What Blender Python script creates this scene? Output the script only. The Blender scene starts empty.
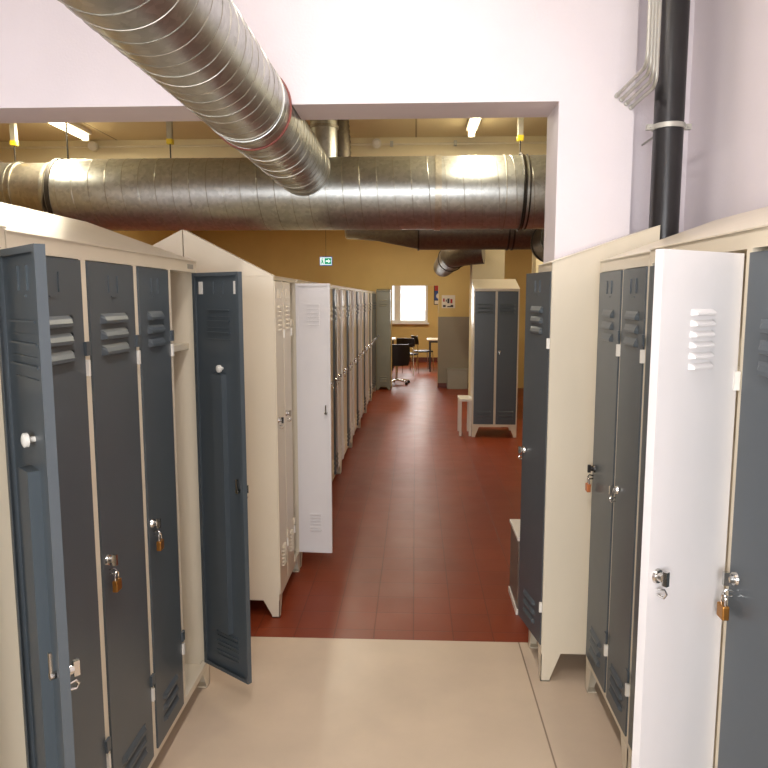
import bpy, bmesh, math, random
from mathutils import Vector, Matrix
random.seed(7)
PI = math.pi
C = bpy.context.scene.collection
R = math.radians

# ------------------------------------------------------------------ materials
def lin(c):
    return tuple((v/255/12.92 if v/255 <= .04045 else ((v/255+.055)/1.055)**2.4) for v in c) + (1,)

def new_mat(name):
    m = bpy.data.materials.new(name); m.use_nodes = True
    nt = m.node_tree; b = nt.nodes['Principled BSDF']
    return m, nt, b

def noise(nt, scale, detail=4, vec=None, rough=.55):
    n = nt.nodes.new('ShaderNodeTexNoise'); n.inputs['Scale'].default_value = scale
    n.inputs['Detail'].default_value = detail; n.inputs['Roughness'].default_value = rough
    tc = nt.nodes.new('ShaderNodeTexCoord')
    if vec is not None:
        mp = nt.nodes.new('ShaderNodeMapping'); mp.inputs['Scale'].default_value = vec
        nt.links.new(tc.outputs['Object'], mp.inputs['Vector']); nt.links.new(mp.outputs['Vector'], n.inputs['Vector'])
    else:
        nt.links.new(tc.outputs['Object'], n.inputs['Vector'])
    return n

def ramp(nt, src, p0, c0, p1, c1):
    r = nt.nodes.new('ShaderNodeValToRGB'); e = r.color_ramp.elements
    e[0].position = p0; e[0].color = c0; e[1].position = p1; e[1].color = c1
    nt.links.new(src, r.inputs['Fac']); return r

def paint(name, col, rough=.4, var=.08, scale=6, bump=.03, bscale=60, spec=.5, coat=0, metallic=0):
    m, nt, b = new_mat(name)
    c = lin(col)
    n = noise(nt, scale)
    r = ramp(nt, n.outputs['Fac'], .3, tuple(v*(1-var) for v in c[:3])+(1,), .75, tuple(min(1, v*(1+var*.6)) for v in c[:3])+(1,))
    nt.links.new(r.outputs['Color'], b.inputs['Base Color'])
    b.inputs['Roughness'].default_value = rough
    b.inputs['Specular IOR Level'].default_value = spec
    b.inputs['Metallic'].default_value = metallic
    b.inputs['Coat Weight'].default_value = coat
    if bump:
        n2 = noise(nt, bscale, 2); bp = nt.nodes.new('ShaderNodeBump')
        bp.inputs['Strength'].default_value = bump; bp.inputs['Distance'].default_value = .01
        nt.links.new(n2.outputs['Fac'], bp.inputs['Height']); nt.links.new(bp.outputs['Normal'], b.inputs['Normal'])
    return m

def steel_paint(name, col, rough=.3, wear=(120, 105, 80), amount=.0, spec=.5):
    """enamelled sheet metal, slightly wavy, with small scuffs"""
    m, nt, b = new_mat(name)
    c = lin(col)
    n = noise(nt, 3, 5, (1, 1, .4))
    r = ramp(nt, n.outputs['Fac'], .3, tuple(v*.95 for v in c[:3])+(1,), .7, tuple(min(1, v*1.03) for v in c[:3])+(1,))
    s = noise(nt, 34, 6, (1, 1, .5), .7)
    sr = ramp(nt, s.outputs['Fac'], .70, (0, 0, 0, 1), .74, (1, 1, 1, 1))
    mul = nt.nodes.new('ShaderNodeMath'); mul.operation = 'MULTIPLY'; mul.inputs[1].default_value = amount
    nt.links.new(sr.outputs['Color'], mul.inputs[0])
    mx = nt.nodes.new('ShaderNodeMixRGB'); mx.inputs['Color2'].default_value = lin(wear)
    nt.links.new(mul.outputs[0], mx.inputs['Fac']); nt.links.new(r.outputs['Color'], mx.inputs['Color1'])
    nt.links.new(mx.outputs['Color'], b.inputs['Base Color'])
    rn = noise(nt, 8, 3)
    rr = nt.nodes.new('ShaderNodeMapRange'); rr.inputs['To Min'].default_value = rough*.92; rr.inputs['To Max'].default_value = rough*1.1
    nt.links.new(rn.outputs['Fac'], rr.inputs['Value']); nt.links.new(rr.outputs['Result'], b.inputs['Roughness'])
    b.inputs['Specular IOR Level'].default_value = spec
    n2 = noise(nt, 2.2, 1); bp = nt.nodes.new('ShaderNodeBump')
    bp.inputs['Strength'].default_value = .07; bp.inputs['Distance'].default_value = .02
    nt.links.new(n2.outputs['Fac'], bp.inputs['Height']); nt.links.new(bp.outputs['Normal'], b.inputs['Normal'])
    return m

def tile_mat(name, c1, c2, mortar, size, msize, rough, rvar=.1, var_scale=1.5, bumpk=.3, dirt=.25, spec=.5, off=(0, 0)):
    m, nt, b = new_mat(name)
    tc = nt.nodes.new('ShaderNodeTexCoord')
    br = nt.nodes.new('ShaderNodeTexBrick'); br.offset = 0; br.squash = 1
    br.inputs['Scale'].default_value = 1
    br.inputs['Brick Width'].default_value = size; br.inputs['Row Height'].default_value = size
    br.inputs['Mortar Size'].default_value = msize; br.inputs['Mortar Smooth'].default_value = .3
    br.inputs['Color1'].default_value = lin(c1); br.inputs['Color2'].default_value = lin(c2)
    br.inputs['Mortar'].default_value = lin(mortar)
    mp_ = nt.nodes.new('ShaderNodeMapping'); mp_.inputs['Location'].default_value = (off[0], off[1], 0)
    nt.links.new(tc.outputs['Object'], mp_.inputs['Vector']); nt.links.new(mp_.outputs['Vector'], br.inputs['Vector'])
    n = noise(nt, var_scale, 6)
    r = ramp(nt, n.outputs['Fac'], .3, (1-dirt, 1-dirt, 1-dirt, 1), .7, (1, 1, 1, 1))
    mx = nt.nodes.new('ShaderNodeMixRGB'); mx.blend_type = 'MULTIPLY'; mx.inputs['Fac'].default_value = 1
    nt.links.new(br.outputs['Color'], mx.inputs['Color1']); nt.links.new(r.outputs['Color'], mx.inputs['Color2'])
    nt.links.new(mx.outputs['Color'], b.inputs['Base Color'])
    rr = nt.nodes.new('ShaderNodeMapRange'); rr.inputs['To Min'].default_value = rough-rvar; rr.inputs['To Max'].default_value = rough+rvar
    n3 = noise(nt, 5, 5); nt.links.new(n3.outputs['Fac'], rr.inputs['Value']); nt.links.new(rr.outputs['Result'], b.inputs['Roughness'])
    b.inputs['Specular IOR Level'].default_value = spec
    bp = nt.nodes.new('ShaderNodeBump'); bp.inputs['Strength'].default_value = bumpk; bp.inputs['Distance'].default_value = .002; bp.invert = True
    nt.links.new(br.outputs['Fac'], bp.inputs['Height']); nt.links.new(bp.outputs['Normal'], b.inputs['Normal'])
    return m

def galvanised(name, base=(150, 148, 140), rough=.3):
    m, nt, b = new_mat(name)
    tc = nt.nodes.new('ShaderNodeTexCoord')
    vo = nt.nodes.new('ShaderNodeTexVoronoi'); vo.inputs['Scale'].default_value = 45
    nt.links.new(tc.outputs['Object'], vo.inputs['Vector'])
    c = lin(base)
    r = ramp(nt, vo.outputs['Color'], .0, tuple(v*.82 for v in c[:3])+(1,), 1, tuple(min(1, v*1.12) for v in c[:3])+(1,))
    nt.links.new(r.outputs['Color'], b.inputs['Base Color'])
    b.inputs['Metallic'].default_value = .92
    n = noise(nt, 3, 5); rr = nt.nodes.new('ShaderNodeMapRange')
    rr.inputs['To Min'].default_value = rough*.75; rr.inputs['To Max'].default_value = rough*1.35
    nt.links.new(n.outputs['Fac'], rr.inputs['Value']); nt.links.new(rr.outputs['Result'], b.inputs['Roughness'])
    n2 = noise(nt, 7, 2); bp = nt.nodes.new('ShaderNodeBump'); bp.inputs['Strength'].default_value = .12; bp.inputs['Distance'].default_value = .01
    nt.links.new(n2.outputs['Fac'], bp.inputs['Height']); nt.links.new(bp.outputs['Normal'], b.inputs['Normal'])
    return m

def emit(name, col, s):
    m, nt, b = new_mat(name)
    b.inputs['Base Color'].default_value = lin(col)
    b.inputs['Emission Color'].default_value = lin(col); b.inputs['Emission Strength'].default_value = s
    return m

M = {}
M['cream'] = steel_paint('cream_enamel', (224, 213, 190), .3, (150, 118, 80), .15)
M['cream_side'] = M['cream']
M['palewhite'] = steel_paint('white_enamel', (232, 228, 226), .3, (150, 140, 130), .2)
M['slate'] = steel_paint('slate_enamel', (78, 86, 91), .34, (120, 124, 126), 0)
M['taupe'] = steel_paint('taupe_enamel', (132, 120, 98), .36, (90, 80, 60), .2)
M['greygreen'] = steel_paint('grey_green_enamel', (128, 126, 108), .3, (90, 80, 60), .3)
M['wall_white'] = paint('white_plaster', (238, 230, 233), .75, .04, 2, .12, 90, .3)
M['wall_ochre'] = paint('ochre_plaster', (208, 180, 118), .6, .06, 2, .1, 90, .3)
M['ceil'] = tile_mat('ceiling_panels', (232, 216, 176), (227, 211, 171), (160, 142, 104), 1.25, .008, .6, .05, 2, .4, .06, .3)
M['ceil_white'] = paint('ceiling_white', (235, 232, 230), .8, .03, 2, .05, 90, .3)
M['beam'] = paint('beam_plaster', (222, 208, 172), .7, .04, 3, .08, 80, .3)
M['dado'] = paint('grey_dado', (140, 130, 112), .45, .05, 3, .05, 80, .4)
M['redtile'] = tile_mat('red_tiles', (142, 61, 32), (135, 57, 30), (116, 51, 30), .2, .003, .37, .07, 1.3, .35, .22, .28)
M['beigefloor'] = tile_mat('beige_tiles', (216, 196, 172), (211, 190, 165), (150, 128, 108), 1.5, .004, .35, .08, 3, .3, .12, .4, (.98, .9))
M['skirt'] = paint('red_skirting', (96, 42, 28), .4, .1, 6)
M['galv'] = galvanised('galvanised_steel', (182, 184, 180), .33)
M['galv_dark'] = galvanised('dull_galvanised_steel', (120, 112, 100), .45)
M['seam'] = galvanised('duct_seam_metal', (170, 166, 155), .35)
M['band'] = paint('dark_band', (60, 55, 48), .45, .1, 10, .05, 60, .5, 0, .6)
M['redband'] = paint('red_sealing_band', (142, 78, 68), .5, .1, 20)
M['tape'] = galvanised('duct_tape_joint', (186, 180, 166), .35)
M['black'] = paint('black_iron', (34, 32, 33), .32, .2, 12, .08, 50)
M['chrome'] = paint('chrome', (205, 203, 198), .16, .02, 10, 0, 60, .5, 0, 1)
M['brass'] = paint('brass', (176, 124, 62), .32, .12, 40, .02, 60, .5, 0, .85)
M['orange'] = paint('orange_brass', (200, 118, 66), .4, .1, 40, .02, 60, .5, 0, .3)
M['darklock'] = paint('dark_lock', (62, 60, 58), .3, .1, 40, .02, 60, .5, 0, .6)
M['plastic'] = paint('white_plastic', (236, 232, 222), .35, .03, 20, 0)
M['yellow'] = paint('yellow_cap', (222, 196, 50), .4, .05, 20, 0)
M['rail'] = paint('zinc_rail', (188, 186, 176), .4, .05, 20, 0, 60, .5, 0, .5)
M['pipe_white'] = paint('white_pipe', (225, 215, 190), .4, .05, 20, 0)
M['blackplastic'] = paint('black_plastic', (26, 25, 27), .4, .1, 12)
M['tabletop'] = paint('white_tabletop', (225, 216, 200), .3, .03, 8, 0)
M['darkmetal'] = paint('dark_table_metal', (45, 40, 38), .35, .1, 10, 0)
M['greybox'] = paint('grey_box', (150, 145, 132), .4, .05, 6)
M['benchgrey'] = paint('bench_grey_board', (112, 102, 92), .4, .08, 8)
M['benchwhite'] = paint('bench_white_board', (232, 226, 214), .35, .04, 8)
M['tube'] = emit('fluorescent_tube', (255, 236, 190), 10)
M['sky'] = None
M['paper'] = paint('paper', (222, 212, 196), .7, .03, 10, 0)
M['sign_green'] = emit('sign_green', (20, 150, 110), .7)
M['sign_white'] = emit('sign_white', (225, 245, 250), .8)
M['sign_blue'] = emit('sign_edge_blue', (60, 110, 190), .4)
M['ink_red'] = paint('ink_red', (170, 40, 35), .6, .05, 10, 0)
M['ink_blue'] = paint('ink_blue', (40, 70, 140), .6, .05, 10, 0)
M['ink_dark'] = paint('ink_dark', (50, 45, 50), .6, .05, 10, 0)
M['frame_white'] = paint('window_frame_white', (236, 232, 228), .4, .03, 10, 0)

g, nt, b = new_mat('window_glass')
b.inputs['Transmission Weight'].default_value = 1; b.inputs['Roughness'].default_value = 0; b.inputs['IOR'].default_value = 1.45
lw = nt.nodes.new('ShaderNodeBsdfTransparent'); gl = nt.nodes.new('ShaderNodeBsdfGlossy'); gl.inputs['Roughness'].default_value = .02
fr = nt.nodes.new('ShaderNodeFresnel'); mxs = nt.nodes.new('ShaderNodeMixShader')
nt.links.new(fr.outputs[0], mxs.inputs[0]); nt.links.new(lw.outputs[0], mxs.inputs[1]); nt.links.new(gl.outputs[0], mxs.inputs[2])
nt.links.new(mxs.outputs[0], nt.nodes['Material Output'].inputs['Surface'])
M['glass'] = g

# ------------------------------------------------------------------ mesh helpers
def box(bm, x0, x1, y0, y1, z0, z1, mat=None):
    vs = [bm.verts.new(v) for v in ((x0,y0,z0),(x1,y0,z0),(x1,y1,z0),(x0,y1,z0),(x0,y0,z1),(x1,y0,z1),(x1,y1,z1),(x0,y1,z1))]
    if mat is not None:
        for v in vs: v.co = mat @ v.co
    for f in ((3,2,1,0),(4,5,6,7),(0,1,5,4),(1,2,6,5),(2,3,7,6),(3,0,4,7)):
        bm.faces.new([vs[i] for i in f])

def prism(bm, pts, axis, a, b2):
    """extrude a closed 2-D outline along an axis; pts in the other two axes' order"""
    def mk(p, t):
        if axis == 'x': return (t, p[0], p[1])
        if axis == 'y': return (p[0], t, p[1])
        return (p[0], p[1], t)
    A = [bm.verts.new(mk(p, a)) for p in pts]; B = [bm.verts.new(mk(p, b2)) for p in pts]
    n = len(pts)
    bm.faces.new(A); bm.faces.new(B[::-1])
    for i in range(n): bm.faces.new((A[i], B[i], B[(i+1) % n], A[(i+1) % n]))

def tube(bm, path, r, seg=12, closed=False, caps=True):
    """sweep a circle; r may be a list"""
    P = [Vector(p) for p in path]; n = len(P)
    rs = r if isinstance(r, (list, tuple)) else [r]*n
    rings = []; prev = None
    for i, p in enumerate(P):
        if closed: t = (P[(i+1) % n]-P[i-1])
        else: t = (P[min(i+1, n-1)]-P[max(i-1, 0)])
        t = t.normalized() if t.length > 1e-9 else Vector((0,0,1))
        if prev is None:
            u = t.cross(Vector((0,0,1)))
            if u.length < .05: u = t.cross(Vector((1,0,0)))
            u.normalize()
        else:
            u = prev - t*prev.dot(t); u.normalize()
        prev = u; w = t.cross(u)
        rings.append([bm.verts.new(p+(u*math.cos(2*PI*k/seg)+w*math.sin(2*PI*k/seg))*rs[i]) for k in range(seg)])
    m = n if closed else n-1
    for i in range(m):
        a = rings[i]; c = rings[(i+1) % n]
        for k in range(seg):
            bm.faces.new((a[k], a[(k+1) % seg], c[(k+1) % seg], c[k]))
    if caps and not closed:
        bm.faces.new(rings[0][::-1]); bm.faces.new(rings[-1])

def ring(bm, c, axis, R0, r, n=48, seg=8):
    pts = []
    for k in range(n):
        a = 2*PI*k/n; ca, sa = math.cos(a)*R0, math.sin(a)*R0
        pts.append((c[0]+(0 if axis == 'x' else ca), c[1]+(ca if axis == 'x' else (0 if axis == 'y' else sa)), c[2]+(sa if axis != 'z' else 0)))
    tube(bm, pts, r, seg, True)

def band(bm, c, axis, r0, w, th, n=64):
    """a flat hoop of width w round an axis"""
    if axis == 'x': tube(bm, [(c[0]-w/2,c[1],c[2]),(c[0]-w/2+.001,c[1],c[2]),(c[0]+w/2-.001,c[1],c[2]),(c[0]+w/2,c[1],c[2])], [r0-.003, r0+th, r0+th, r0-.003], n, caps=False)
    elif axis == 'y': tube(bm, [(c[0],c[1]-w/2,c[2]),(c[0],c[1]-w/2+.001,c[2]),(c[0],c[1]+w/2-.001,c[2]),(c[0],c[1]+w/2,c[2])], [r0-.003, r0+th, r0+th, r0-.003], n, caps=False)
    else: tube(bm, [(c[0],c[1],c[2]-w/2),(c[0],c[1],c[2]-w/2+.001),(c[0],c[1],c[2]+w/2-.001),(c[0],c[1],c[2]+w/2)], [r0-.003, r0+th, r0+th, r0-.003], n, caps=False)

def helix(bm, a, bb, r0, pitch, rr, axis, c, n=40):
    L = bb-a; N = int(L/pitch*n); pts = []
    for i in range(N+1):
        t = i/n*2*PI; s = a+L*i/N
        if axis == 'x': pts.append((s, c[1]+r0*math.cos(t), c[2]+r0*math.sin(t)))
        else: pts.append((c[0]+r0*math.cos(t), s, c[2]+r0*math.sin(t)))
    tube(bm, pts, rr, 5)

def build(name, bm, mat, parent=None, loc=None, smooth=False, bevel=0, auto=35):
    bmesh.ops.recalc_face_normals(bm, faces=bm.faces)
    me = bpy.data.meshes.new(name); bm.to_mesh(me); bm.free()
    me.materials.append(mat)
    o = bpy.data.objects.new(name, me); C.objects.link(o)
    if parent is not None: o.parent = parent
    if loc is not None: o.location = loc
    if smooth:
        for p in me.polygons: p.use_smooth = True
        me.set_sharp_from_angle(angle=R(auto))
    if bevel:
        md = o.modifiers.new('bevel', 'BEVEL'); md.width = bevel; md.segments = 2; md.limit_method = 'ANGLE'; md.angle_limit = R(40)
    return o

def tag(o, label, cat, group=None, kind=None):
    o['label'] = label; o['category'] = cat
    if group: o['group'] = group
    if kind: o['kind'] = kind
    return o

def empty(name, loc, rz=0):
    o = bpy.data.objects.new(name, None); C.objects.link(o)
    o.location = loc; o.rotation_euler = (0, 0, rz); o.empty_display_size = .1
    return o

def struct(name, bm, m, **k):
    o = build(name, bm, m, **k); o['kind'] = 'structure'; return o

def children(o): return [c for c in C.objects if c.parent == o]
def copy_tree(o, parent=None):
    c = o.copy(); C.objects.link(c)
    if parent is not None: c.parent = parent
    for ch in children(o): copy_tree(ch, c)
    return c
B = bmesh.new

# ------------------------------------------------------------------ room shell
CEIL = 3.0      # long room
FCEIL = 3.4     # near room
XR2, XL2 = 3.4, -4.2
YF = 13.2       # far wall
bm = B(); box(bm, -2.6, 1.3, -2.7, 3.30, -.1, 0); struct('floor', bm, M['beigefloor'])
bm = B(); box(bm, XL2, XR2, 3.30, YF+.12, -.1, -.0005); box(bm, -2.6, 2.6, YF+.12, 18.7, -.1, -.0005)
o = struct('floor_red', bm, M['redtile']); o.name = 'floor_corridor'
bm = B(); box(bm, -2.7, 1.4, -2.8, 3.58, FCEIL, FCEIL+.1); struct('ceiling', bm, M['ceil_white'])
bm = B(); box(bm, XL2, XR2, 3.5, YF+.2, CEIL, CEIL+.1); o = struct('ceiling_corridor', bm, M['ceil'])
bm = B(); box(bm, -2.7, 2.7, YF+.12, 18.8, 2.8, 2.9); struct('ceiling_breakroom', bm, M['ceil'])
# near room walls
bm = B(); box(bm, 1.28, 1.4, -2.8, 3.58, 0, FCEIL); struct('wall_right', bm, M['wall_white'])
bm = B(); box(bm, -2.7, -2.6, -2.8, 3.3, 0, FCEIL); struct('wall_left', bm, M['wall_white'])
# wall behind the viewer; its wide window is added to light the near room
bm = B(); box(bm, -2.7, 1.4, -2.8, -2.7, 0, .95); box(bm, -2.7, 1.4, -2.8, -2.7, 2.6, FCEIL)
box(bm, -2.7, -1.9, -2.8, -2.7, .95, 2.6); box(bm, .8, 1.4, -2.8, -2.7, .95, 2.6); struct('wall_back', bm, M['wall_white'])
# partition with the wide opening; the round duct passes through a notch in the lintel
DX, DZ, DR = -.752, 2.547, .182
JX, LZ = .640, 2.566
bm = B()
pts = [(JX, LZ), (JX, 0), (.975, 0), (.975, FCEIL), (-2.6, FCEIL), (-2.6, 0), (-2.35, 0), (-2.35, LZ)]
rn = DR+.004
h = LZ-DZ; a0 = PI-math.asin(h/rn)
arc = []
for k in range(25):
    a = a0 - (a0-math.asin(h/rn))*k/24
    arc.append((DX+rn*math.cos(a), DZ+rn*math.sin(a)))
pts += arc
prism(bm, pts, 'y', 3.30, 3.58); struct('wall_partition', bm, M['wall_white'])
bm = B(); box(bm, .975, 1.28, 3.47, 3.58, 0, FCEIL); struct('wall_niche', bm, M['wall_white'])
# long room walls
bm = B(); box(bm, XL2-.1, XL2, 3.3, YF+.1, 0, CEIL); struct('wall_corridor_left', bm, M['wall_ochre'])
bm = B(); box(bm, XR2, XR2+.1, 3.3, YF+.1, 0, CEIL); struct('wall_corridor_right', bm, M['wall_ochre'])
bm = B(); box(bm, XL2, -2.6, 3.3, 3.58, 0, CEIL); struct('wall_corridor_near_left', bm, M['wall_ochre'])
bm = B(); box(bm, 1.4, XR2, 3.3, 3.58, 0, CEIL); struct('wall_corridor_near_right', bm, M['wall_ochre'])
# far wall with doorway
DL, DRX, DH = -.437, .432, 1.92
bm = B(); box(bm, XL2, DL, YF, YF+.12, 0, CEIL); box(bm, DRX, XR2, YF, YF+.12, 0, CEIL); box(bm, DL, DRX, YF, YF+.12, DH, CEIL)
struct('wall_far', bm, M['wall_ochre'])
bm = B(); box(bm, DRX+.001, 1.9, YF-.012, YF-.001, .09, 1.34); struct('trim_1', bm, M['dado'])
bm = B(); box(bm, DRX+.001, 1.9, YF-.018, YF-.001, 0, .09); struct('baseboard_far', bm, M['skirt'])
bm = B(); box(bm, XL2, XR2, 5.95, 6.2, 2.72, CEIL); struct('trim_2', bm, M['beam'])
# column behind the free-standing locker
bm = B(); box(bm, .73, 1.14, 9.12, 9.5, 0, CEIL); struct('wall_column', bm, M['beam'])
bm = B(); box(bm, 1.62, 1.95, 9.6, 9.95, 0, CEIL); struct('wall_column_right', bm, M['beam'])
# break room
bm = B(); box(bm, -2.7, -2.6, YF+.12, 18.7, 0, 2.8); struct('wall_breakroom_left', bm, M['wall_ochre'])
bm = B(); box(bm, 2.6, 2.7, YF+.12, 18.7, 0, 2.8); struct('wall_breakroom_right', bm, M['wall_ochre'])
YW = 18.6
W0, W1, WZ0, WZ1 = -1.5, .33, 1.04, 2.25
bm = B(); box(bm, -2.7, W0, YW, YW+.2, 0, 2.9); box(bm, W1, 2.7, YW, YW+.2, 0, 2.9)
box(bm, W0, W1, YW, YW+.2, 0, WZ0); box(bm, W0, W1, YW, YW+.2, WZ1, 2.9)
struct('wall_breakroom_far', bm, M['wall_ochre'])
bm = B(); box(bm, -2.6, 2.6, YW-.02, YW-.001, 0, .12); struct('baseboard_breakroom', bm, M['skirt'])

def window(name, x0, x1, z0, z1, y, mull, inward):
    t = .06; bm = B()
    box(bm, x0, x1, y-.03, y+.03, z0, z0+t); box(bm, x0, x1, y-.03, y+.03, z1-t, z1)
    box(bm, x0, x0+t, y-.03, y+.03, z0+t, z1-t); box(bm, x1-t, x1, y-.03, y+.03, z0+t, z1-t)
    for m_, w in mull: box(bm, m_-w/2, m_+w/2, y-.03, y+.03, z0+t, z1-t)
    o = struct(name, bm, M['frame_white'])
    bm = B(); box(bm, x0+t, x1-t, y-.003, y+.003, z0+t, z1-t); p = build('window_pane', bm, M['glass'], o); 
    bm = B(); box(bm, x0-.04, x1+.04, y+inward*.03, y+inward*.16, z0-.035, z0); build('window_sill', bm, M['frame_white'], o)
    return o
window('window_1', W0, W1, WZ0, WZ1, YW+.05, [(-.47, .16)], -1)
window('window_added', -1.9, .8, .95, 2.6, -2.75, [(-.55, .07)], 1)  # added window behind the viewer, lets in frontal fill light

# ------------------------------------------------------------------ lockers
def louvre(bm, xc, z, w, h, y, out=.011):
    """one pressed louvre: bulges outwards, opening downwards, with rounded ends"""
    prof = [(0, h), (-out*.55, h*.72), (-out, h*.35), (-out, h*.08), (-out*.75, 0)]
    e = w*.10
    rows = []
    for py, pz in prof:
        k = (-py)/out
        rows.append([bm.verts.new((xc-w/2+e*0+ (0 if k == 0 else .0), y, z+pz)), bm.verts.new((xc-w/2+e, y+py, z+pz)),
                     bm.verts.new((xc+w/2-e, y+py, z+pz)), bm.verts.new((xc+w/2, y, z+pz))])
    for a, c in zip(rows, rows[1:]):
        for k in range(3): bm.faces.new((a[k], a[k+1], c[k+1], c[k]))
    a = rows[-1]; q = [bm.verts.new((xc-w/2+e, y, z)), bm.verts.new((xc+w/2-e, y, z))]
    bm.faces.new((a[0], a[1], q[0])); bm.faces.new((a[1], a[2], q[1], q[0])); bm.faces.new((a[2], a[3], q[1]))

def door_mesh(W, H, lv, rib=False, holder=True):
    """door pan, hinge edge at x=0 reaching to -W, front face at y=0, flange backwards"""
    t = .0018; d = .02; bm = B()
    box(bm, -W, 0, 0, t, 0, H)
    box(bm, -W, -W+.0018, t, d, 0, H); box(bm, -.0018, 0, t, d, 0, H)
    box(bm, -W+.0018, -.0018, t, d, 0, t); box(bm, -W+.0018, -.0018, t, d, H-t, H)
    # returned lips on the inside
    box(bm, -W+.0018, -W+.016, d-.0018, d, t, H-t); box(bm, -.016, -.0018, d-.0018, d, t, H-t)
    box(bm, -W+.016, -.016, d-.0018, d, t, .014); box(bm, -W+.016, -.016, d-.0018, d, H-.014, H-t)
    xc = -W/2
    for (n, w, hh, pitch, z0) in lv:
        for k in range(n):
            louvre(bm, xc, z0+k*pitch, w, hh, 0)
            # slot seen from inside: small rolled lip
            box(bm, xc-w/2+.006, xc+w/2-.006, t, t+.009, z0+k*pitch+hh-.005, z0+k*pitch+hh)
            box(bm, xc-w/2+.006, xc+w/2-.006, t, t+.004, z0+k*pitch-.001, z0+k*pitch+.002)
    if holder:
        w = .030
        for s in (-1, 1): box(bm, xc+s*w-.003, xc+s*w+.003, -.0035, 0, H-.085, H-.035)
        box(bm, xc-w+.012, xc+w-.012, -.003, 0, H-.098, H-.094)
        for s in (-1, 1): box(bm, xc+s*w-.002, xc+s*w+.002, t, t+.004, H-.085, H-.035)
        box(bm, xc-w+.012, xc+w-.012, t, t+.004, H-.098, H-.094)
    if rib:
        x1, x2 = -W*.40, -W*.62
        box(bm, x2, x1, t, .026, rib[0], rib[1])
    return bm

def lock_mesh(pull=False):
    bm = B()
    tube(bm, [(0,0,0),(0,-.006,0)], [.017,.015], 20); tube(bm, [(0,-.006,0),(0,-.016,0)], [.011,.010], 16)
    box(bm, -.005, .005, -.028, -.016, -.016, .016)
    # staple for the padlock
    tube(bm, [(0,-.004,-.030),(0,-.02,-.026),(0,-.026,-.034),(0,-.02,-.044),(0,-.004,-.042)], .0028, 8)
    return bm

LV3 = lambda H: [(3, .19, .030, .045, H-.265), (3, .19, .022, .042, .06)]
LV3N = lambda H: [(3, .15, .030, .045, H-.265), (3, .15, .022, .042, .06)]
LV6 = lambda H: [(6, .085, .014, .0235, H-.255), (6, .085, .010, .020, .13)]

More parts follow.
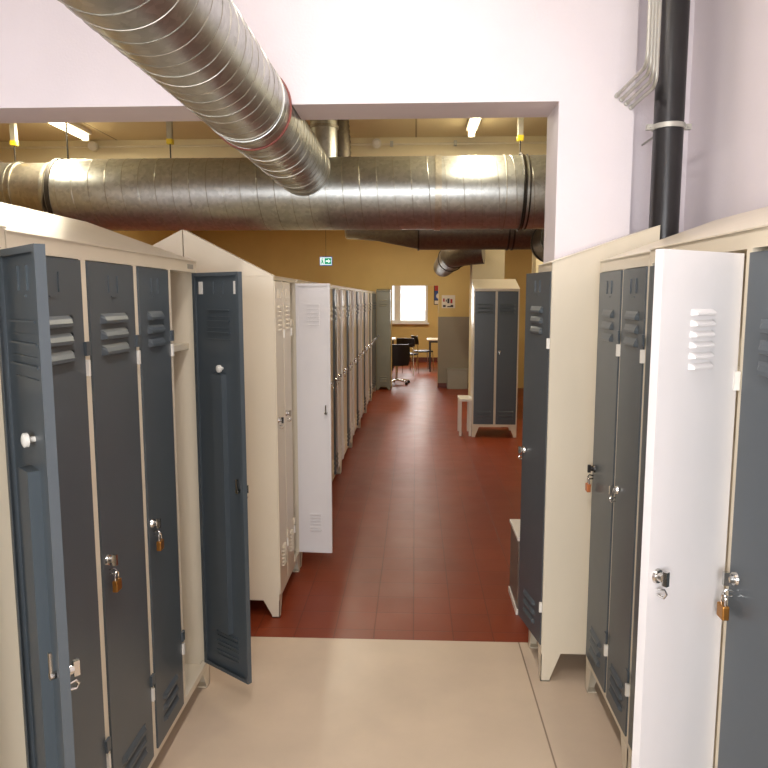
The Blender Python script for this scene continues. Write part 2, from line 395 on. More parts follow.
ZB = .13
def locker(name, loc, rz, bounds, D, zt, zback, doors, label, cat='locker', group=None, body=None, zdoor=None, fascia=.045,
           gap=.012, detail=True, shelf=1.50, lv=None, zb=ZB, plate=False, stile=.026, gable=None):
    """bounds: x positions of the compartment walls' centres, first and last are the outer sides.
       doors: one dict per compartment (or None for no door)"""
    body = body or M['cream']
    root = empty(name, loc, rz); tag(root, label, cat, group)
    x0, x1 = bounds[0], bounds[-1]; t = .0025 if detail else .004
    zf = zt-fascia           # top of the door openings
    gz = zback
    if gable: zback = zt
    bm = B()
    # side panels with sloping top
    for xs in (x0, x1-t):
        prism(bm, [(0, zb), (D, zb), (D, zback-.004), (0, zt-.004)], 'x', xs, xs+t)
    box(bm, x0+t, x1-t, D-t, D, zb, zback-.006)          # back
    box(bm, x0+t, x1-t, .001, D-t, zb, zb+t)             # bottom
    box(bm, x0+t, x1-t, .02, D-t, zf+.002, zf+.002+t)    # inner top
    # front frame: fascia, bottom rail, stiles
    box(bm, x0+t, x1-t, 0, .02, zf, zt-.004); box(bm, x0+t, x1-t, 0, .02, zb+t, zb+.03)
    for i, bx in enumerate(bounds):
        if i == 0: a, c = x0+t, x0+.016
        elif i == len(bounds)-1: a, c = x1-.016, x1-t
        else: a, c = bx-stile/2, bx+stile/2
        box(bm, a, c, 0, .02, zb+.03, zf)
        if 0 < i < len(bounds)-1: box(bm, bx-t/2, bx+t/2, .02, D-t, zb+t, zf)
    # shelves
    for i in range(len(bounds)-1):
        box(bm, bounds[i]+.004, bounds[i+1]-.004, .04, D-t, shelf, shelf+.004); box(bm, bounds[i]+.004, bounds[i+1]-.004, .04, .044, shelf-.02, shelf)
    build('body', bm, body, root)
    # sloping roof sheet with small overhang
    bm = B()
    o_ = .004
    prism(bm, [(-o_, zt-.004), (-o_, zt), (D, zback), (D, zback-.004)], 'x', x0-.002, x1+.002)
    build('roof', bm, body, root)
    if gable:
        bm = B(); xa, xb = (x0, x0+.07) if gable == 'left' else (x1-.07, x1)
        prism(bm, [(0, zt+.0005), (D, zt+.0005), (D, gz)], 'x', xa, xb); build('gable_hood', bm, body, root)
    # feet: angle plates that narrow to the floor
    n = 2
    for fx, sx in ((x0, 1), (x1, -1)):
        for fy, sy in ((0, 1), (D, -1)):
            bm = B(); w, wb = .085, .04
            prism(bm, [(fx, zb), (fx+sx*w, zb), (fx+sx*wb, .012), (fx+sx*wb, 0), (fx, 0)], 'y', fy, fy+sy*.003)
            prism(bm, [(fy, zb), (fy+sy*w, zb), (fy+sy*wb, .012), (fy+sy*wb, 0), (fy, 0)], 'x', fx, fx+sx*.003)
            box(bm, min(fx, fx+sx*wb), max(fx, fx+sx*wb), min(fy, fy+sy*wb), max(fy, fy+sy*wb), 0, .004)
            build('foot', bm, body, root)
    if plate:
        bm = B(); box(bm, x1-.11, x1-.045, -.002, 0, zf+.012, zf+.03); build('maker_plate', bm, M['greybox'], root)
    zd0 = zb+.032; H = zf-gap-zd0 if zdoor is None else zdoor-zd0
    for i, d in enumerate(doors):
        if d is None: continue
        W = bounds[i+1]-bounds[i]-stile-.004
        hx = bounds[i+1]-stile/2-.002
        dm = door_mesh(W, H, (d.get('lv') or LV3)(H), d.get('rib'), d.get('holder', True))
        dr = build('door', dm, d['mat'], root, (hx, -.004-(.02 if d.get('open') else .0), zd0), bevel=0)
        if d.get('open'):
            dr.rotation_euler.z = R(d['open']); dr.location.y = -.004
        else:
            dr.location.y = -.006
            if d.get('ajar'): dr.rotation_euler.z = R(d['ajar'])
        if d.get('label'): dr['label'] = d['label']
        lz = d.get('lock', .9)-zd0
        if lz > 0:
            lb = lock_mesh(); lk = build('lock', lb, d.get('lockmat', M['chrome']), dr, (-W+d.get('lockx', .03), 0, lz), smooth=True)
            if d.get('inside'):
                bmx = B(); tube(bmx, [(0,.002,0),(0,.03,0)], .008, 12); box(bmx, -.004, .004, .024, .03, -.004, .05)
                build('lock_bar', bmx, M['chrome'], dr, (-W+.03, 0, lz), smooth=True)
        if d.get('knob'):
            bmx = B(); tube(bmx, [(0,.002,0),(0,.012,0),(0,.016,0),(0,.024,0),(0,.027,0)], [.006,.006,.015,.015,.009], 16)
            build('coat_hook', bmx, M['plastic'], dr, (-W*d.get('knobx', .55), 0, d['knob']-zd0), smooth=True)
        if d.get('buffers'):
            for xx in (-.035, -W+.035):
                bmx = B(); box(bmx, xx-.011, xx+.011, .002, .006, H-.085, H-.035); build('buffer', bmx, M['plastic'], dr)
        # hinges on the frame
        if detail:
            for hz in (1.50, .34):
                bmx = B(); box(bmx, hx+.001, hx+.012, -.014, -.001, hz-.022, hz+.022)
                build('hinge', bmx, M['plastic'], root)
                if not d.get('open'):
                    bmx = B(); box(bmx, -.006, .018, -.008, 0, hz-zd0+.034, hz-zd0+.072); build('catch', bmx, d['mat'], dr)
    return root

def padlock(loc, rz, label, mat, shackle=None, s=1.0):
    root = empty('padlock', loc, rz); tag(root, label, 'padlock', None)
    bm = B(); box(bm, -.017*s, .017*s, -.008*s, .008*s, -.052*s, -.018*s); build('lock_body', bm, mat, root, bevel=.003)
    pts = [(-.0105*s, 0, -.02*s), (-.0105*s, 0, -.004*s)] + [(-.0105*s*math.cos(a), 0, -.004*s+.0105*s*math.sin(a)) for a in (PI*k/8 for k in range(1, 8))] + [(.0105*s, 0, -.004*s), (.0105*s, 0, -.02*s)]
    bm = B(); tube(bm, pts, .0028*s, 8); build('shackle', bm, shackle or M['chrome'], root, smooth=True)
    return root

S = M['slate']
XL = -.90
RIB = (.25, 1.25)
# --- near left row (faces +x): local x runs to world +y, local front (-y) to world +x
locker('locker_bank', (XL, .87, 0), R(90), [0, .325, .652], .45, 1.845, 2.0,
       [dict(mat=S), dict(mat=S, open=45, rib=(.10, 1.22), knob=1.40, inside=True, lock=.93, label='dark slate door standing ajar, inner side towards the viewer')],
       'cream locker at the left picture edge, its slate door ajar with inner side showing', 'locker', zdoor=1.79, zb=.085, stile=.034)
locker('locker_bank', (XL, 1.527, 0), R(90), [0, .349, .699, 1.015, 1.344], .45, 1.838, 2.0,
       [dict(mat=S, lock=.66), dict(mat=S, lock=.93), dict(mat=S, lock=.925, lv=LV3N), dict(mat=S, open=54, rib=(.18, 1.27), knob=1.41, lock=.925, inside=True, buffers=True, lv=LV3N, label='slate door swung open with white buffers in its top corners')],
       'cream bank of slate doors at left, last compartment empty with its door swung open', 'locker', zdoor=1.79, plate=True, zb=.085, stile=.038)

# --- near right side (faces -x): local x runs to world -y
locker('locker', (.565, 3.285, 0), R(-90), [0, .335], .43, 1.838, 1.985,
       [dict(mat=S, open=10, lock=.985, lv=LV3N)], 'cream single locker against the right jamb, side panel in view, slate door slightly ajar', 'locker', zdoor=1.80)
locker('locker_bank', (.75, 2.905, 0), R(-90), [0, .325, .60], .45, 1.838, 2.0,
       [dict(mat=M['slate'], lock=.99, lockmat=M['darklock'], lv=LV3N), dict(mat=S, lock=.99, lv=LV3N)],
       'cream locker with two closed slate doors, left of the open white door at right', 'locker', zdoor=1.79)
locker('locker_bank', (.75, 2.30, 0), R(-90), [0, .35, .67, 1.03], .45, 1.845, 2.0,
       [dict(mat=S, lock=-1), dict(mat=M['palewhite'], open=125, lock=1.085, lv=LV6, holder=False, label='white door swung wide open with six small louvres'), dict(mat=S, lock=1.045)],
       'cream locker at the right picture edge with its white door swung wide open', 'locker', zdoor=1.79)

# padlocks
px = XL+.03
padlock((px, 1.527+.349+.053, .888), R(90), 'brass padlock on the wider slate door at left, the larger looking of the two there', M['brass'])
padlock((px, 1.527+.699+.053, .883), R(90), 'brass padlock on the narrow slate door beside the empty compartment, the higher one at left', M['brass'])
padlock((.72, 2.905-.046, .945), R(-90), 'orange padlock on the farther of the two closed slate doors at right', M['orange'])
padlock((.72, 2.30-.67-.045, 1.001), R(-90), 'brass padlock on the slate door at the right picture edge', M['brass'])

# --- left corridor row
XB = -.712
WH = M['palewhite']
def row_doors(ms, aj=(0, 0, 0, 0)): return [dict(mat=m_, lv=LV3N, lock=.98, ajar=a_, holder=False) for m_, a_ in zip(ms, aj)]
locker('locker_bank', (XB, 3.515, 0), R(90), [0, .22, .44, .662], .45, 1.80, 2.03,
       [dict(mat=M['cream'], lv=LV6, lock=1.06), dict(mat=M['cream'], lv=LV6, lock=1.06), dict(mat=WH, open=86, lv=LV6, rib=False, inside=True, lock=1.0, holder=False, label='white door swung open into the corridor')],
       'cream locker at the near end of the left corridor row, white door swung open', 'locker', zdoor=1.775, fascia=.02, gable='left', stile=.012, zb=.095)
T = M['taupe']
Y0 = 3.515+.695
KW = dict(zb=.10, zdoor=1.765, fascia=.025, detail=False, stile=.05)
u = locker('locker_bank', (XB, Y0, 0), R(90), [0, .3, .6, .9, 1.2], .45, 1.80, 1.80, row_doors([T]*4, (0, 2, 0, 3)),
       'cream locker bank with taupe doors, directly behind the open white door', 'locker', 'locker banks along the left side of the corridor', **KW)
v = locker('locker_bank', (XB, Y0+1.205*2, 0), R(90), [0, .3, .6, .9, 1.2], .45, 1.80, 1.80, row_doors([M['palewhite'], M['cream'], M['slate'], M['palewhite']], (4, 0, 3, 1)),
       'cream locker bank with slate and pale doors, third bank behind the open white door', 'locker', 'locker banks along the left side of the corridor', **KW)
for src, k, lab in ((v, 1, 'cream locker bank with slate and pale doors, second bank behind the open white door'),
                    (v, 3, 'cream locker bank with slate and pale doors, fourth bank behind the open white door'),
                    (v, 4, 'cream locker bank with slate and pale doors, fifth bank behind the open white door'),
                    (v, 5, 'cream locker bank with slate and pale doors, sixth bank behind the open white door')):
    c = copy_tree(src); c.location.y = Y0+1.205*k; c['label'] = lab
locker('locker_bank', (XB, Y0+1.205*6, 0), R(90), [0, .3, .6, .9, 1.2], .45, 1.80, 1.80, row_doors([S]*4),
       'cream locker bank with slate doors, farthest of the left corridor row', 'locker', 'locker banks along the left side of the corridor', **KW)
# back-to-back bank
locker('locker_bank', (XB-.905, 3.515+1.2, 0), R(-90), [0, .3, .6, .9, 1.2], .45, 1.80, 2.03, row_doors([S]*4),
       'cream locker back to back behind the left corridor row, only its sloping gable showing', 'locker', gable='right', **KW)
# narrow grey-green cabinet at the end of the row
locker('tall_cabinet', (-.712, 12.83, 0), 0, [0, .262], .33, 1.83, 1.86, [dict(mat=M['greygreen'], lv=LV3N, lock=1.0)],
       'narrow grey green steel cabinet left of the far doorway', 'cabinet', body=M['greygreen'], fascia=.02, detail=False, zb=.06)
# free-standing locker on the right
fl = locker('locker', (.700, 8.45, 0), 0, [0, .27, .54], .50, 1.80, 1.925,
       [dict(mat=S, lock=-1), dict(mat=S, lock=1.05)], 'free standing cream locker with two slate doors in front of the column in the corridor', 'locker', fascia=.03, lv=None, zdoor=1.765, detail=False)
fl.rotation_euler.z = R(-1.5)

# ------------------------------------------------------------------ bench things
bm = B(); box(bm, .548, .95, 3.60, 3.92, .41, .43)
root = empty('low_bench', (0, 0, 0)); tag(root, 'low grey bench with a white top on the red floor behind the right jamb', 'bench')
build('bench_top', bm, M['benchwhite'], root, bevel=.003)
bm = B(); box(bm, .556, .942, 3.61, 3.91, .03, .41); build('side_panel', bm, M['benchgrey'], root)
bm = B(); box(bm, .549, .949, 3.605, 3.915, 0, .03); build('plinth', bm, M['benchwhite'], root)

root = empty('stool', (.545, 8.50, 0)); tag(root, 'small white stool beside the free standing locker', 'stool')
bm = B(); box(bm, 0, .155, 0, .36, .43, .46); build('seat', bm, M['benchwhite'], root, bevel=.004)
for sx in (0.004, .123):
    for sy in (.006, .322):
        bm = B(); box(bm, sx, sx+.028, sy, sy+.03, 0, .43); build('leg', bm, M['benchwhite'], root)

bm = B(); box(bm, .605, .985, 12.98, YF-.02, 0, .36); o = build('floor_box', bm, M['greybox'], bevel=.005)
root = empty('grey_box', (.605, 12.98, 0)); tag(root, 'low grey box on the floor against the far wall right of the doorway', 'box')
o.name = 'box_body'; o.parent = root; o.matrix_parent_inverse = Matrix.Translation((-.605, -12.98, 0))
bm = B(); box(bm, -.006, .386, -.006, .208, .36, .372); build('lid', bm, M['greybox'], root)

# ------------------------------------------------------------------ ducts
def cyl(bm, a, bb, r, seg=72, caps=True): tube(bm, [a, bb], r, seg, caps=caps)
TZ, TY, TR = 2.413, 5.0, .247
root = empty('ventilation_duct', (-1, TY, TZ)); tag(root, 'large round galvanised spiral duct crossing the corridor from side to side', 'duct')
inv = Matrix.Translation((1, -TY, -TZ))
def dpart(name, bm, mat, rt, iv, **k):
    o = build(name, bm, mat, rt, **k); o.matrix_parent_inverse = iv; return o
bm = B()
tube(bm, [(-2.52,TY,TZ),(2.9,TY,TZ)], TR, 96); dpart('main_tube', bm, M['galv'], root, inv, smooth=True)
bm = B(); helix(bm, -2.5, 2.9, TR+.0005, .115, .0022, 'x', (0,TY,TZ)); dpart('spiral_seam', bm, M['seam'], root, inv, smooth=True)
# adapter towards the left and second length
bm = B(); tube(bm, [(-2.52,TY,TZ),(-2.56,TY,TZ+.01),(-2.66,TY,TZ+.02),(-2.80,TY,TZ+.025),(-2.83,TY,TZ+.025)], [TR+.001, .215, .205, .20, .20], 72); dpart('adapter', bm, M['tape'], root, inv, smooth=True)
bm = B(); tube(bm, [(-2.83,TY,TZ+.025),(-3.9,TY,TZ+.025)], .203, 72); dpart('left_tube', bm, M['galv'], root, inv, smooth=True)
for x, rr, w, mt in ((-2.50, TR, .03, 'band'), (-2.555, .225, .025, 'seam'), (-2.80, .203, .025, 'seam'), (-2.955, .204, .04, 'band'), (.724, TR, .022, 'band'), (.755, TR, .012, 'band'), (.15, TR, .045, 'tape'), (.6, TR, .01, 'seam')):
    bm = B(); band(bm, (x, TY, TZ if x > -2.6 else TZ+.025), 'x', rr, w, .007); dpart('joint_ring', bm, M[mt], root, inv, smooth=True)

root = empty('ventilation_duct', (DX, 1, DZ)); tag(root, 'round spiral duct running overhead through the lintel to the crossing duct', 'duct')
inv = Matrix.Translation((-DX, -1, -DZ))
bm = B(); tube(bm, [(DX,-2.69,DZ),(DX,4.86,DZ)], DR, 96, caps=False); dpart('main_tube', bm, M['galv'], root, inv, smooth=True)
bm = B(); helix(bm, -2.6, 4.78, DR+.0005, .095, .002, 'y', (DX,0,DZ)); dpart('spiral_seam', bm, M['seam'], root, inv, smooth=True)
bm = B(); ring(bm, (DX, 3.27, DZ), 'y', DR+.003, .006, 72); dpart('sealing_ring', bm, M['redband'], root, inv, smooth=True)
for yy in (3.12, 1.6):
    bm = B(); band(bm, (DX, yy, DZ), 'y', DR, .015, .004); dpart('clamp', bm, M['galv'], root, inv, smooth=True)

root = empty('ventilation_duct', (-.63, TY, CEIL)); tag(root, 'short shiny vertical duct rising from the crossing duct to the ceiling', 'duct')
inv = Matrix.Translation((.63, -TY, -CEIL))
bm = B(); tube(bm, [(-.64,5.0,TZ+.2),(-.64,5.0,CEIL)], .095, 48, caps=False); dpart('main_tube', bm, M['galv'], root, inv, smooth=True)
bm = B(); band(bm, (-.64, 5.0, 2.86), 'z', .095, .02, .008, 48); dpart('clamp', bm, M['seam'], root, inv, smooth=True)
root = empty('ventilation_duct', (-.49, 5.35, CEIL)); tag(root, 'dark flexible vertical duct beside the shiny vertical duct under the ceiling', 'duct')
inv = Matrix.Translation((.49, -5.35, -CEIL))
bm = B()
n = 30; tube(bm, [(-.575+.02*math.sin(k/n*3),5.35-.0*k,2.45+(CEIL-2.45)*k/n) for k in range(n+1)], [.07+.005*(k % 2) for k in range(n+1)], 32); dpart('flexible_tube', bm, M['galv_dark'], root, inv, smooth=True)

# second, darker crossing duct farther back
Y2, Z2, R2 = 7.45, 2.42, .23
root = empty('ventilation_duct', (1, Y2, Z2)); tag(root, 'dull grey duct behind and below the large crossing duct, tapering at its left end', 'duct')
inv = Matrix.Translation((-1, -Y2, -Z2))
bm = B(); tube(bm, [(.03,Y2,Z2),(3.3,Y2,Z2)], R2, 64); dpart('main_tube', bm, M['galv_dark'], root, inv, smooth=True)
bm = B(); tube(bm, [(.03,Y2,Z2),(-.36,Y2,Z2-.05),(-.38,Y2,Z2-.05),(-.72,Y2,Z2-.03),(-.74,Y2,Z2-.03)], [R2, .10, .09, .085, .06], 64); dpart('taper', bm, M['galv_dark'], root, inv, smooth=True)
for x in (.03, .95, 1.0):
    bm = B(); band(bm, (x, Y2, Z2), 'x', R2, .02, .008, 64); dpart('joint_ring', bm, M['band'], root, inv, smooth=True)
# lengthwise branch
bx_, bz_ = .47, 2.21
root = empty('ventilation_duct', (bx_, 8.2, bz_)); tag(root, 'shiny elbow of round duct running towards the far wall left of the column', 'duct')
inv = Matrix.Translation((-bx_, -8.2, -bz_))
bm = B(); tube(bm, [(.75,7.9,bz_+.02),(.62,7.93,bz_+.01),(bx_+.04,8.0,bz_),(bx_-.02,8.15,bz_),(bx_,8.5,bz_),(bx_,12.0,bz_)], .165, 48); dpart('main_tube', bm, M['galv_dark'], root, inv, smooth=True)
for yy in (8.35, 9.4):
    bm = B(); ring(bm, (bx_, yy, bz_), 'y', .168, .008, 48); dpart('joint_ring', bm, M['band'], root, inv, smooth=True)
root = empty('ventilation_duct', (1.32, 7, 2.2)); tag(root, 'dark round lengthwise duct above the gap between the free standing locker and right jamb', 'duct')
inv = Matrix.Translation((-1.32, -7, -2.2))
bm = B(); tube(bm, [(1.36,5.6,2.24),(1.36,7.26,2.24)], [.2,.2], 48); dpart('main_tube', bm, M['galv_dark'], root, inv, smooth=True)
for yy in (6.6, 7.15):
    bm = B(); ring(bm, (1.36, yy, 2.24), 'y', .203, .008, 48); dpart('joint_ring', bm, M['band'], root, inv, smooth=True)

# hangers with yellow end caps and rods
for k, (x, lab) in enumerate(((-2.843, 'yellow capped ceiling hanger at the left picture edge'), (-1.723, 'yellow capped ceiling hanger left of the lengthwise duct'), (.714, 'yellow capped ceiling hanger above the crossing duct near the right jamb'))):
    root = empty('duct_hanger', (x, TY, CEIL)); tag(root, lab, 'hanger', 'hangers of the crossing duct')
    bm = B(); box(bm, -.018, .018, -.018, .018, -.205, 0); build('channel', bm, M['rail'], root)
    bm = B(); box(bm, -.022, .022, -.022, .022, -.24, -.205); build('end_cap', bm, M['yellow'], root, bevel=.004)
    bm = B(); tube(bm, [(0,0,-.24),(0,0,-(CEIL-TZ-(TR if x > -2.6 else .178)-.002))], .005, 8); build('rod', bm, M['band'], root)
    if x > 0:
        bm = B(); ring(bm, (0, 0, TZ-CEIL), 'x', TR+.012, .006, 64); build('hoop', bm, M['band'], root, smooth=True)
root = empty('duct_hanger', (-2.46, TY, CEIL)); tag(root, 'thin dark hanger rod above the flanged joint of the crossing duct', 'hanger')
bm = B(); tube(bm, [(0,0,0),(0,0,-(CEIL-TZ-TR-.006))], .006, 8); build('rod', bm, M['band'], root)
bm = B(); box(bm, -.02, .02, -.02, .02, -.012, 0); build('ceiling_plate', bm, M['rail'], root)

# pipe run with detectors in front of the beam
root = empty('conduit', (0, 5.9, 2.93)); tag(root, 'thin white conduit running across the ceiling beam above the crossing duct', 'conduit')
bm = B(); tube(bm, [(-4.1,.041,.015),(3.3,.041,.015)], .009, 10); build('tube', bm, M['pipe_white'], root, smooth=True)
for x in (-1.5, -.2, .32, 1.2):
    bm = B(); box(bm, x-.012, x+.012, .012, .05, -.004, .034); build('clip', bm, M['rail'], root)
for x, lab in ((-2.69, 'white smoke detector on the beam near the left picture edge'), (-.322, 'white smoke detector on the beam above the crossing duct, right of the lengthwise duct')):
    root = empty('smoke_detector', (x, 5.88, 2.945)); tag(root, lab, 'detector', 'smoke detectors on the beam')
    bm = B(); tube(bm, [(0,.049,0),(0,.033,0)], .042, 24); build('base', bm, M['pipe_white'], root, smooth=True)
    bm = B(); tube(bm, [(0,.033,0),(0,.008,0),(0,-.012,0)], [.036,.036,.02], 24); build('sensor', bm, M['plastic'], root, smooth=True)

# ------------------------------------------------------------------ black soil pipe
root = empty('drain_pipe', (1.067, 3.12, 0)); tag(root, 'black vertical drain pipe with a metal clamp behind the lockers on the right', 'pipe')
bm = B(); tube(bm, [(0,0,0),(0,0,FCEIL)], .061, 48); build('tube', bm, M['black'], root, smooth=True)
bm = B(); band(bm, (0,0,2.407), 'z', .061, .022, .006, 48); box(bm, -.092, -.064, -.012, .012, 2.396, 2.418); box(bm, .064, .092, -.012, .012, 2.396, 2.418)
tube(bm, [(-.078,-.02,2.407),(-.078,.02,2.407)], .005, 8); tube(bm, [(.078,-.02,2.407),(.078,.02,2.407)], .005, 8)
build('clamp', bm, M['rail'], root, smooth=True)
bm = B(); tube(bm, [(0,.06,2.407),(0,.345,2.407)], .005, 8); build('wall_bolt', bm, M['rail'], root)
# bundle of thin pipes high on the partition
LP = ['leftmost of the four', 'second from the left of the four', 'third from the left of the four', 'rightmost of the four']
for k in range(4):
    x = .893+.022*k; z = 2.585-.017*k; L = .42-.03*k
    root = empty('heating_pipe', (x, 3.30, z)); tag(root, 'thin pale pipe entering the wall high up, '+LP[k], 'pipe', 'thin pipes high on the partition')
    pts = [(0,0,0),(0,-L+.05,0)]+[(0,-L+.05-.05*math.sin(a), .05-.05*math.cos(a)) for a in (PI/2*q/6 for q in range(1, 7))]+[(0,-L,FCEIL-z)]
    bm = B(); tube(bm, pts, .008, 12); build('tube', bm, M['rail'], root, smooth=True)
    bm = B(); band(bm, (0,-.012,0), 'y', .008, .02, .0025, 16); build('collar', bm, M['rail'], root, smooth=True)

# ------------------------------------------------------------------ lights
def area(name, loc, sx, sy, power, col, rot=(0,0,0), parent=None):
    l = bpy.data.lights.new(name, 'AREA'); l.shape = 'RECTANGLE'; l.size = sx; l.size_y = sy; l.energy = power; l.color = col
    o = bpy.data.objects.new(name, l); C.objects.link(o); o.location = loc; o.rotation_euler = rot
    if parent is not None: o.parent = parent
    return o
def fixture(x, y, z, lab, power, col, L=1.25, grp=None):
    root = empty('ceiling_light', (x, y, z)); tag(root, lab, 'ceiling light', grp)
    bm = B(); box(bm, -.045, .045, -L/2, L/2, -.035, 0); build('housing', bm, M['frame_white'], root, bevel=.004)
    bm = B(); tube(bm, [(0,-L/2+.02,-.058),(0,L/2-.02,-.058)], .022, 20); build('tube', bm, M['tube'], root, smooth=True)
    for s in (-1, 1):
        bm = B(); box(bm, -.026, .026, s*(L/2)-.02*(s > 0), s*(L/2)+.02*(s < 0), -.083, -.035); build('end_cap', bm, M['frame_white'], root)
    area('lamp_light', (0, 0, -.09), .06, L-.1, power, col, parent=root)
    return root
WARM = (1, .91, .72)
fixture(-2.60, 4.98, CEIL, 'lit fluorescent tube light on the corridor ceiling at left', 22, WARM)
fixture(.425, 4.98, CEIL, 'lit fluorescent tube light on the corridor ceiling above the crossing duct at right', 24, WARM)
for x, y, lab in ((-.9, 8.6, 'added unseen tube light on the ceiling beyond the beam, above the left locker row'), (.0, 11.2, 'added unseen tube light on the corridor ceiling in front of the far wall'), (2.2, 8.6, 'added unseen tube light on the corridor ceiling right of the column'), (-3, 8.6, 'added unseen tube light on the corridor ceiling far left beyond the beam')):
    fixture(x, y, CEIL, lab, 34, WARM)  # extra lamps hidden from view, added to light the long room
fixture(.6, 16.0, 2.8, 'added unseen tube light on the break room ceiling', 60, WARM)  # added out of view to brighten the break room walls
COOL = (1, .95, .97)
fixture(-.2, .5, FCEIL, 'added unseen tube light on the near room ceiling above the aisle', 28, COOL)  # added overhead lamp, out of view, lights the near room
fixture(-.2, 2.2, FCEIL, 'added unseen tube light on the near room ceiling close to the partition', 13, COOL)  # second added lamp, also out of view
# daylight through the far window, then fill from the added rear window
area('window_lamp', (-.55, YW+.35, 1.7), 2.6, 1.8, 170, (1, .98, .96), (R(-90), 0, 0))
area('window_lamp', (-.55, -2.95, 1.8), 2.6, 1.7, 230, (.96, .97, 1), (R(90), 0, 0))  # invented source outside the rear window, lights things from the front

# ------------------------------------------------------------------ exit sign
root = empty('exit_sign', (-1.52, 12.0, 2.31)); tag(root, 'small illuminated green and white exit sign hanging by a wire from the ceiling', 'sign')
bm = B(); box(bm, -.105, .105, -.02, .02, -.075, .075); build('housing', bm, M['sign_blue'], root, bevel=.004)
bm = B(); box(bm, -.098, .098, -.024, -.0205, -.062, .062); build('face', bm, M['sign_white'], root)
bm = B(); box(bm, -.02, .092, -.027, -.0245, -.05, .05)
build('green_panel', bm, M['sign_green'], root)
bm = B()
prism(bm, [(.0, .012), (.04, .012), (.04, .035), (.082, 0), (.04, -.035), (.04, -.012), (.0, -.012)], 'y', -.030, -.0275); 
build('arrow', bm, M['sign_white'], root)
bm = B()
tube(bm, [(-.062,-.0265,.036),(-.062,-.0255,.036)], .012, 12)
prism(bm, [(-.075,.02),(-.05,.02),(-.045,-.01),(-.03,-.045),(-.04,-.05),(-.06,-.02),(-.075,-.05),(-.085,-.045),(-.072,-.01)], 'y', -.0265, -.0245)
build('running_figure', bm, M['sign_green'], root)
bm = B(); tube(bm, [(0,0,.075),(0,0,CEIL-2.31)], .003, 6); build('wire', bm, M['band'], root)

# paper notice on the far wall
root = empty('notice', (.62, YF-.001, 1.62)); tag(root, 'white paper notice with dark and red figures on the ochre wall right of the doorway', 'notice')
bm = B(); box(bm, -.125, .125, -.004, 0, -.12, .12); build('sheet', bm, M['paper'], root)
bm = B()
for x0_, x1_, z0_, z1_ in ((-.10,-.05,-.10,-.06),(-.02,.02,-.03,.06),(-.05,-.03,0,.04),(.04,.09,-.10,-.06),(-.02,.04,-.10,-.08)): box(bm, x0_, x1_, -.006, -.0042, z0_, z1_)
build('dark_print', bm, M['ink_dark'], root)
bm = B(); box(bm, .035, .075, -.006, -.0042, -.03, .05); box(bm, -.10, -.07, -.006, -.0042, .0, .06); build('red_print', bm, M['ink_red'], root)
# poster in the break room
root = empty('poster', (.62, YW-.001, 1.78)); tag(root, 'red and blue poster on the break room wall right of the window', 'poster')
bm = B(); box(bm, -.13, .25, -.006, 0, -.27, .27); build('sheet', bm, M['ink_dark'], root)
bm = B(); box(bm, -.11, .23, -.009, -.0062, .10, .25); build('red_print', bm, M['ink_red'], root)
bm = B(); box(bm, -.11, .23, -.009, -.0062, -.14, .09); build('blue_print', bm, M['ink_blue'], root)
bm = B(); tube(bm, [(.0,-.0115,-.04),(.0,-.0092,-.04)], .07, 20); box(bm, -.11, .23, -.009, -.0062, -.25, -.16); build('white_print', bm, M['paper'], root)

# ------------------------------------------------------------------ break room furniture
def rounded(bm, cx, cy, cz, sx, sy, sz, n=12, p=4):
    """superellipse slab"""
    top = []; bot = []
    for k in range(n*4):
        a = 2*PI*k/(n*4); c, s = math.cos(a), math.sin(a)
        x = cx+sx/2*math.copysign(abs(c)**(2/p), c); y = cy+sy/2*math.copysign(abs(s)**(2/p), s)
        top.append(bm.verts.new((x, y, cz+sz/2))); bot.append(bm.verts.new((x, y, cz-sz/2)))
    m_ = len(top); bm.faces.new(top); bm.faces.new(bot[::-1])
    for i in range(m_): bm.faces.new((bot[i], bot[(i+1) % m_], top[(i+1) % m_], top[i]))

def backrest(bm, w, z0, z1, y, curve=.04, t=.03, rows=8, cols=10, lean=.06):
    grid = []
    for side in (0, 1):
        g_ = []
        for j in range(rows+1):
            v = j/rows; r_ = []
            ww = w*(1-.12*abs(2*v-1)**3)
            for i in range(cols+1):
                uu = 2*i/cols-1
                r_.append(bm.verts.new((ww/2*uu, y-curve*(1-uu*uu)-lean*v+(t if side else 0), z0+(z1-z0)*v)))
            g_.append(r_)
        grid.append(g_)
    for s_ in (0, 1):
        for j in range(rows):
            for i in range(cols): bm.faces.new((grid[s_][j][i], grid[s_][j][i+1], grid[s_][j+1][i+1], grid[s_][j+1][i]))
    edge = [(0, i) for i in range(cols)] + [(j, cols) for j in range(rows)] + [(rows, i) for i in range(cols, 0, -1)] + [(j, 0) for j in range(rows, 0, -1)]
    for k in range(len(edge)):
        a_, c_ = edge[k], edge[(k+1) % len(edge)]
        bm.faces.new((grid[0][a_[0]][a_[1]], grid[0][c_[0]][c_[1]], grid[1][c_[0]][c_[1]], grid[1][a_[0]][a_[1]]))

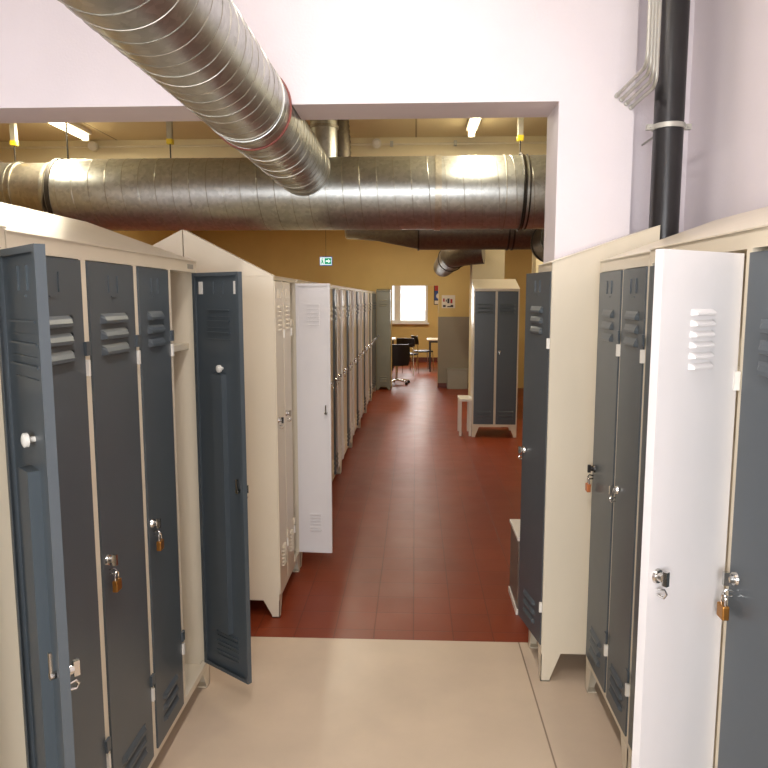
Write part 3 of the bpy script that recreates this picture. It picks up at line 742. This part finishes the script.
root = empty('office_chair', (-.36, 13.75, 0), R(12)); tag(root, 'black swivel chair just inside the break room doorway, its back to the viewer', 'chair')
bm = B(); backrest(bm, .44, .38, .80, -.20, .05, .05); build('backrest', bm, M['blackplastic'], root, smooth=True)
bm = B(); rounded(bm, 0, .03, .44, .48, .46, .07); build('seat', bm, M['blackplastic'], root, bevel=.01)
bm = B(); tube(bm, [(0,0,.06),(0,0,.41)], .025, 16); build('column', bm, M['chrome'], root, smooth=True)
for k in range(5):
    a = 2*PI*k/5+.3; bm = B(); tube(bm, [(0,0,.09),(.27*math.cos(a),.27*math.sin(a),.06)], [.022,.014], 10)
    lg = build('leg', bm, M['chrome'], root, smooth=True)
    bm = B(); tube(bm, [(.27*math.cos(a)-.012*math.sin(a),.27*math.sin(a)+.012*math.cos(a),.028),(.27*math.cos(a)+.012*math.sin(a),.27*math.sin(a)-.012*math.cos(a),.028)], .028, 16); build('caster', bm, M['blackplastic'], lg, smooth=True)

def stack_chair(loc, rz, label):
    root = empty('dining_chair', loc, rz); tag(root, label, 'chair')
    bm = B(); rounded(bm, 0, 0, .455, .42, .42, .03); build('seat', bm, M['blackplastic'], root, bevel=.008)
    bm = B(); backrest(bm, .42, .62, .82, -.20, .04, .022, lean=.03); build('backrest', bm, M['blackplastic'], root, smooth=True)
    for sx in (-1, 1):
        bm = B(); tube(bm, [(sx*.19,.2,0),(sx*.17,.17,.44)], .011, 10); build('leg', bm, M['chrome'], root, smooth=True)
        bm = B(); tube(bm, [(sx*.19,-.25,0),(sx*.17,-.19,.44),(sx*.17,-.215,.82)], .011, 10); build('leg', bm, M['chrome'], root, smooth=True)
    return root
stack_chair((-.15, 15.5, 0), R(-15), 'black chair with thin metal legs directly behind the black swivel chair')
stack_chair((.19, 16.35, 0), R(-70), 'black chair with thin metal legs at the left end of the right table')
def table(x0, x1, y0, y1, label):
    root = empty('table', ((x0+x1)/2, (y0+y1)/2, 0)); w, d = (x1-x0)/2, (y1-y0)/2; tag(root, label, 'table')
    bm = B(); box(bm, -w, w, -d, d, .715, .745); build('table_top', bm, M['tabletop'], root, bevel=.004)
    bm = B(); box(bm, -w+.05, w-.05, -d+.05, -d+.08, .67, .715); box(bm, -w+.05, w-.05, d-.08, d-.05, .67, .715); build('apron', bm, M['darkmetal'], root)
    for sx in (-1, 1):
        for sy in (-1, 1):
            bm = B(); box(bm, sx*(w-.07)-.018, sx*(w-.07)+.018, sy*(d-.07)-.018, sy*(d-.07)+.018, 0, .67 if True else 0); build('leg', bm, M['darkmetal'], root)
table(.28, 1.7, 16.0, 16.75, 'white topped table with dark legs in the break room at right')
table(-1.7, -.46, 16.2, 16.95, 'white topped table in the break room at left, behind the swivel chair')

# ------------------------------------------------------------------ world, camera, view
w = bpy.data.worlds.new('world'); bpy.context.scene.world = w; w.use_nodes = True
bg = w.node_tree.nodes['Background']; bg.inputs['Color'].default_value = (1, 1, 1, 1); bg.inputs['Strength'].default_value = 1.3

cam = bpy.data.cameras.new('camera'); co = bpy.data.objects.new('camera', cam); C.objects.link(co)
cam.sensor_width = 36; cam.lens = 36*699/768; cam.clip_start = .05
co.location = (0, 0, 1.69); co.rotation_euler = (R(90-7.02), 0, R(2.54))
sc = bpy.context.scene; sc.camera = co
sc.view_settings.view_transform = 'Standard'; sc.view_settings.look = 'None'; sc.view_settings.gamma = 1
sc.view_settings.use_curve_mapping = False
sc.view_settings.exposure = 0
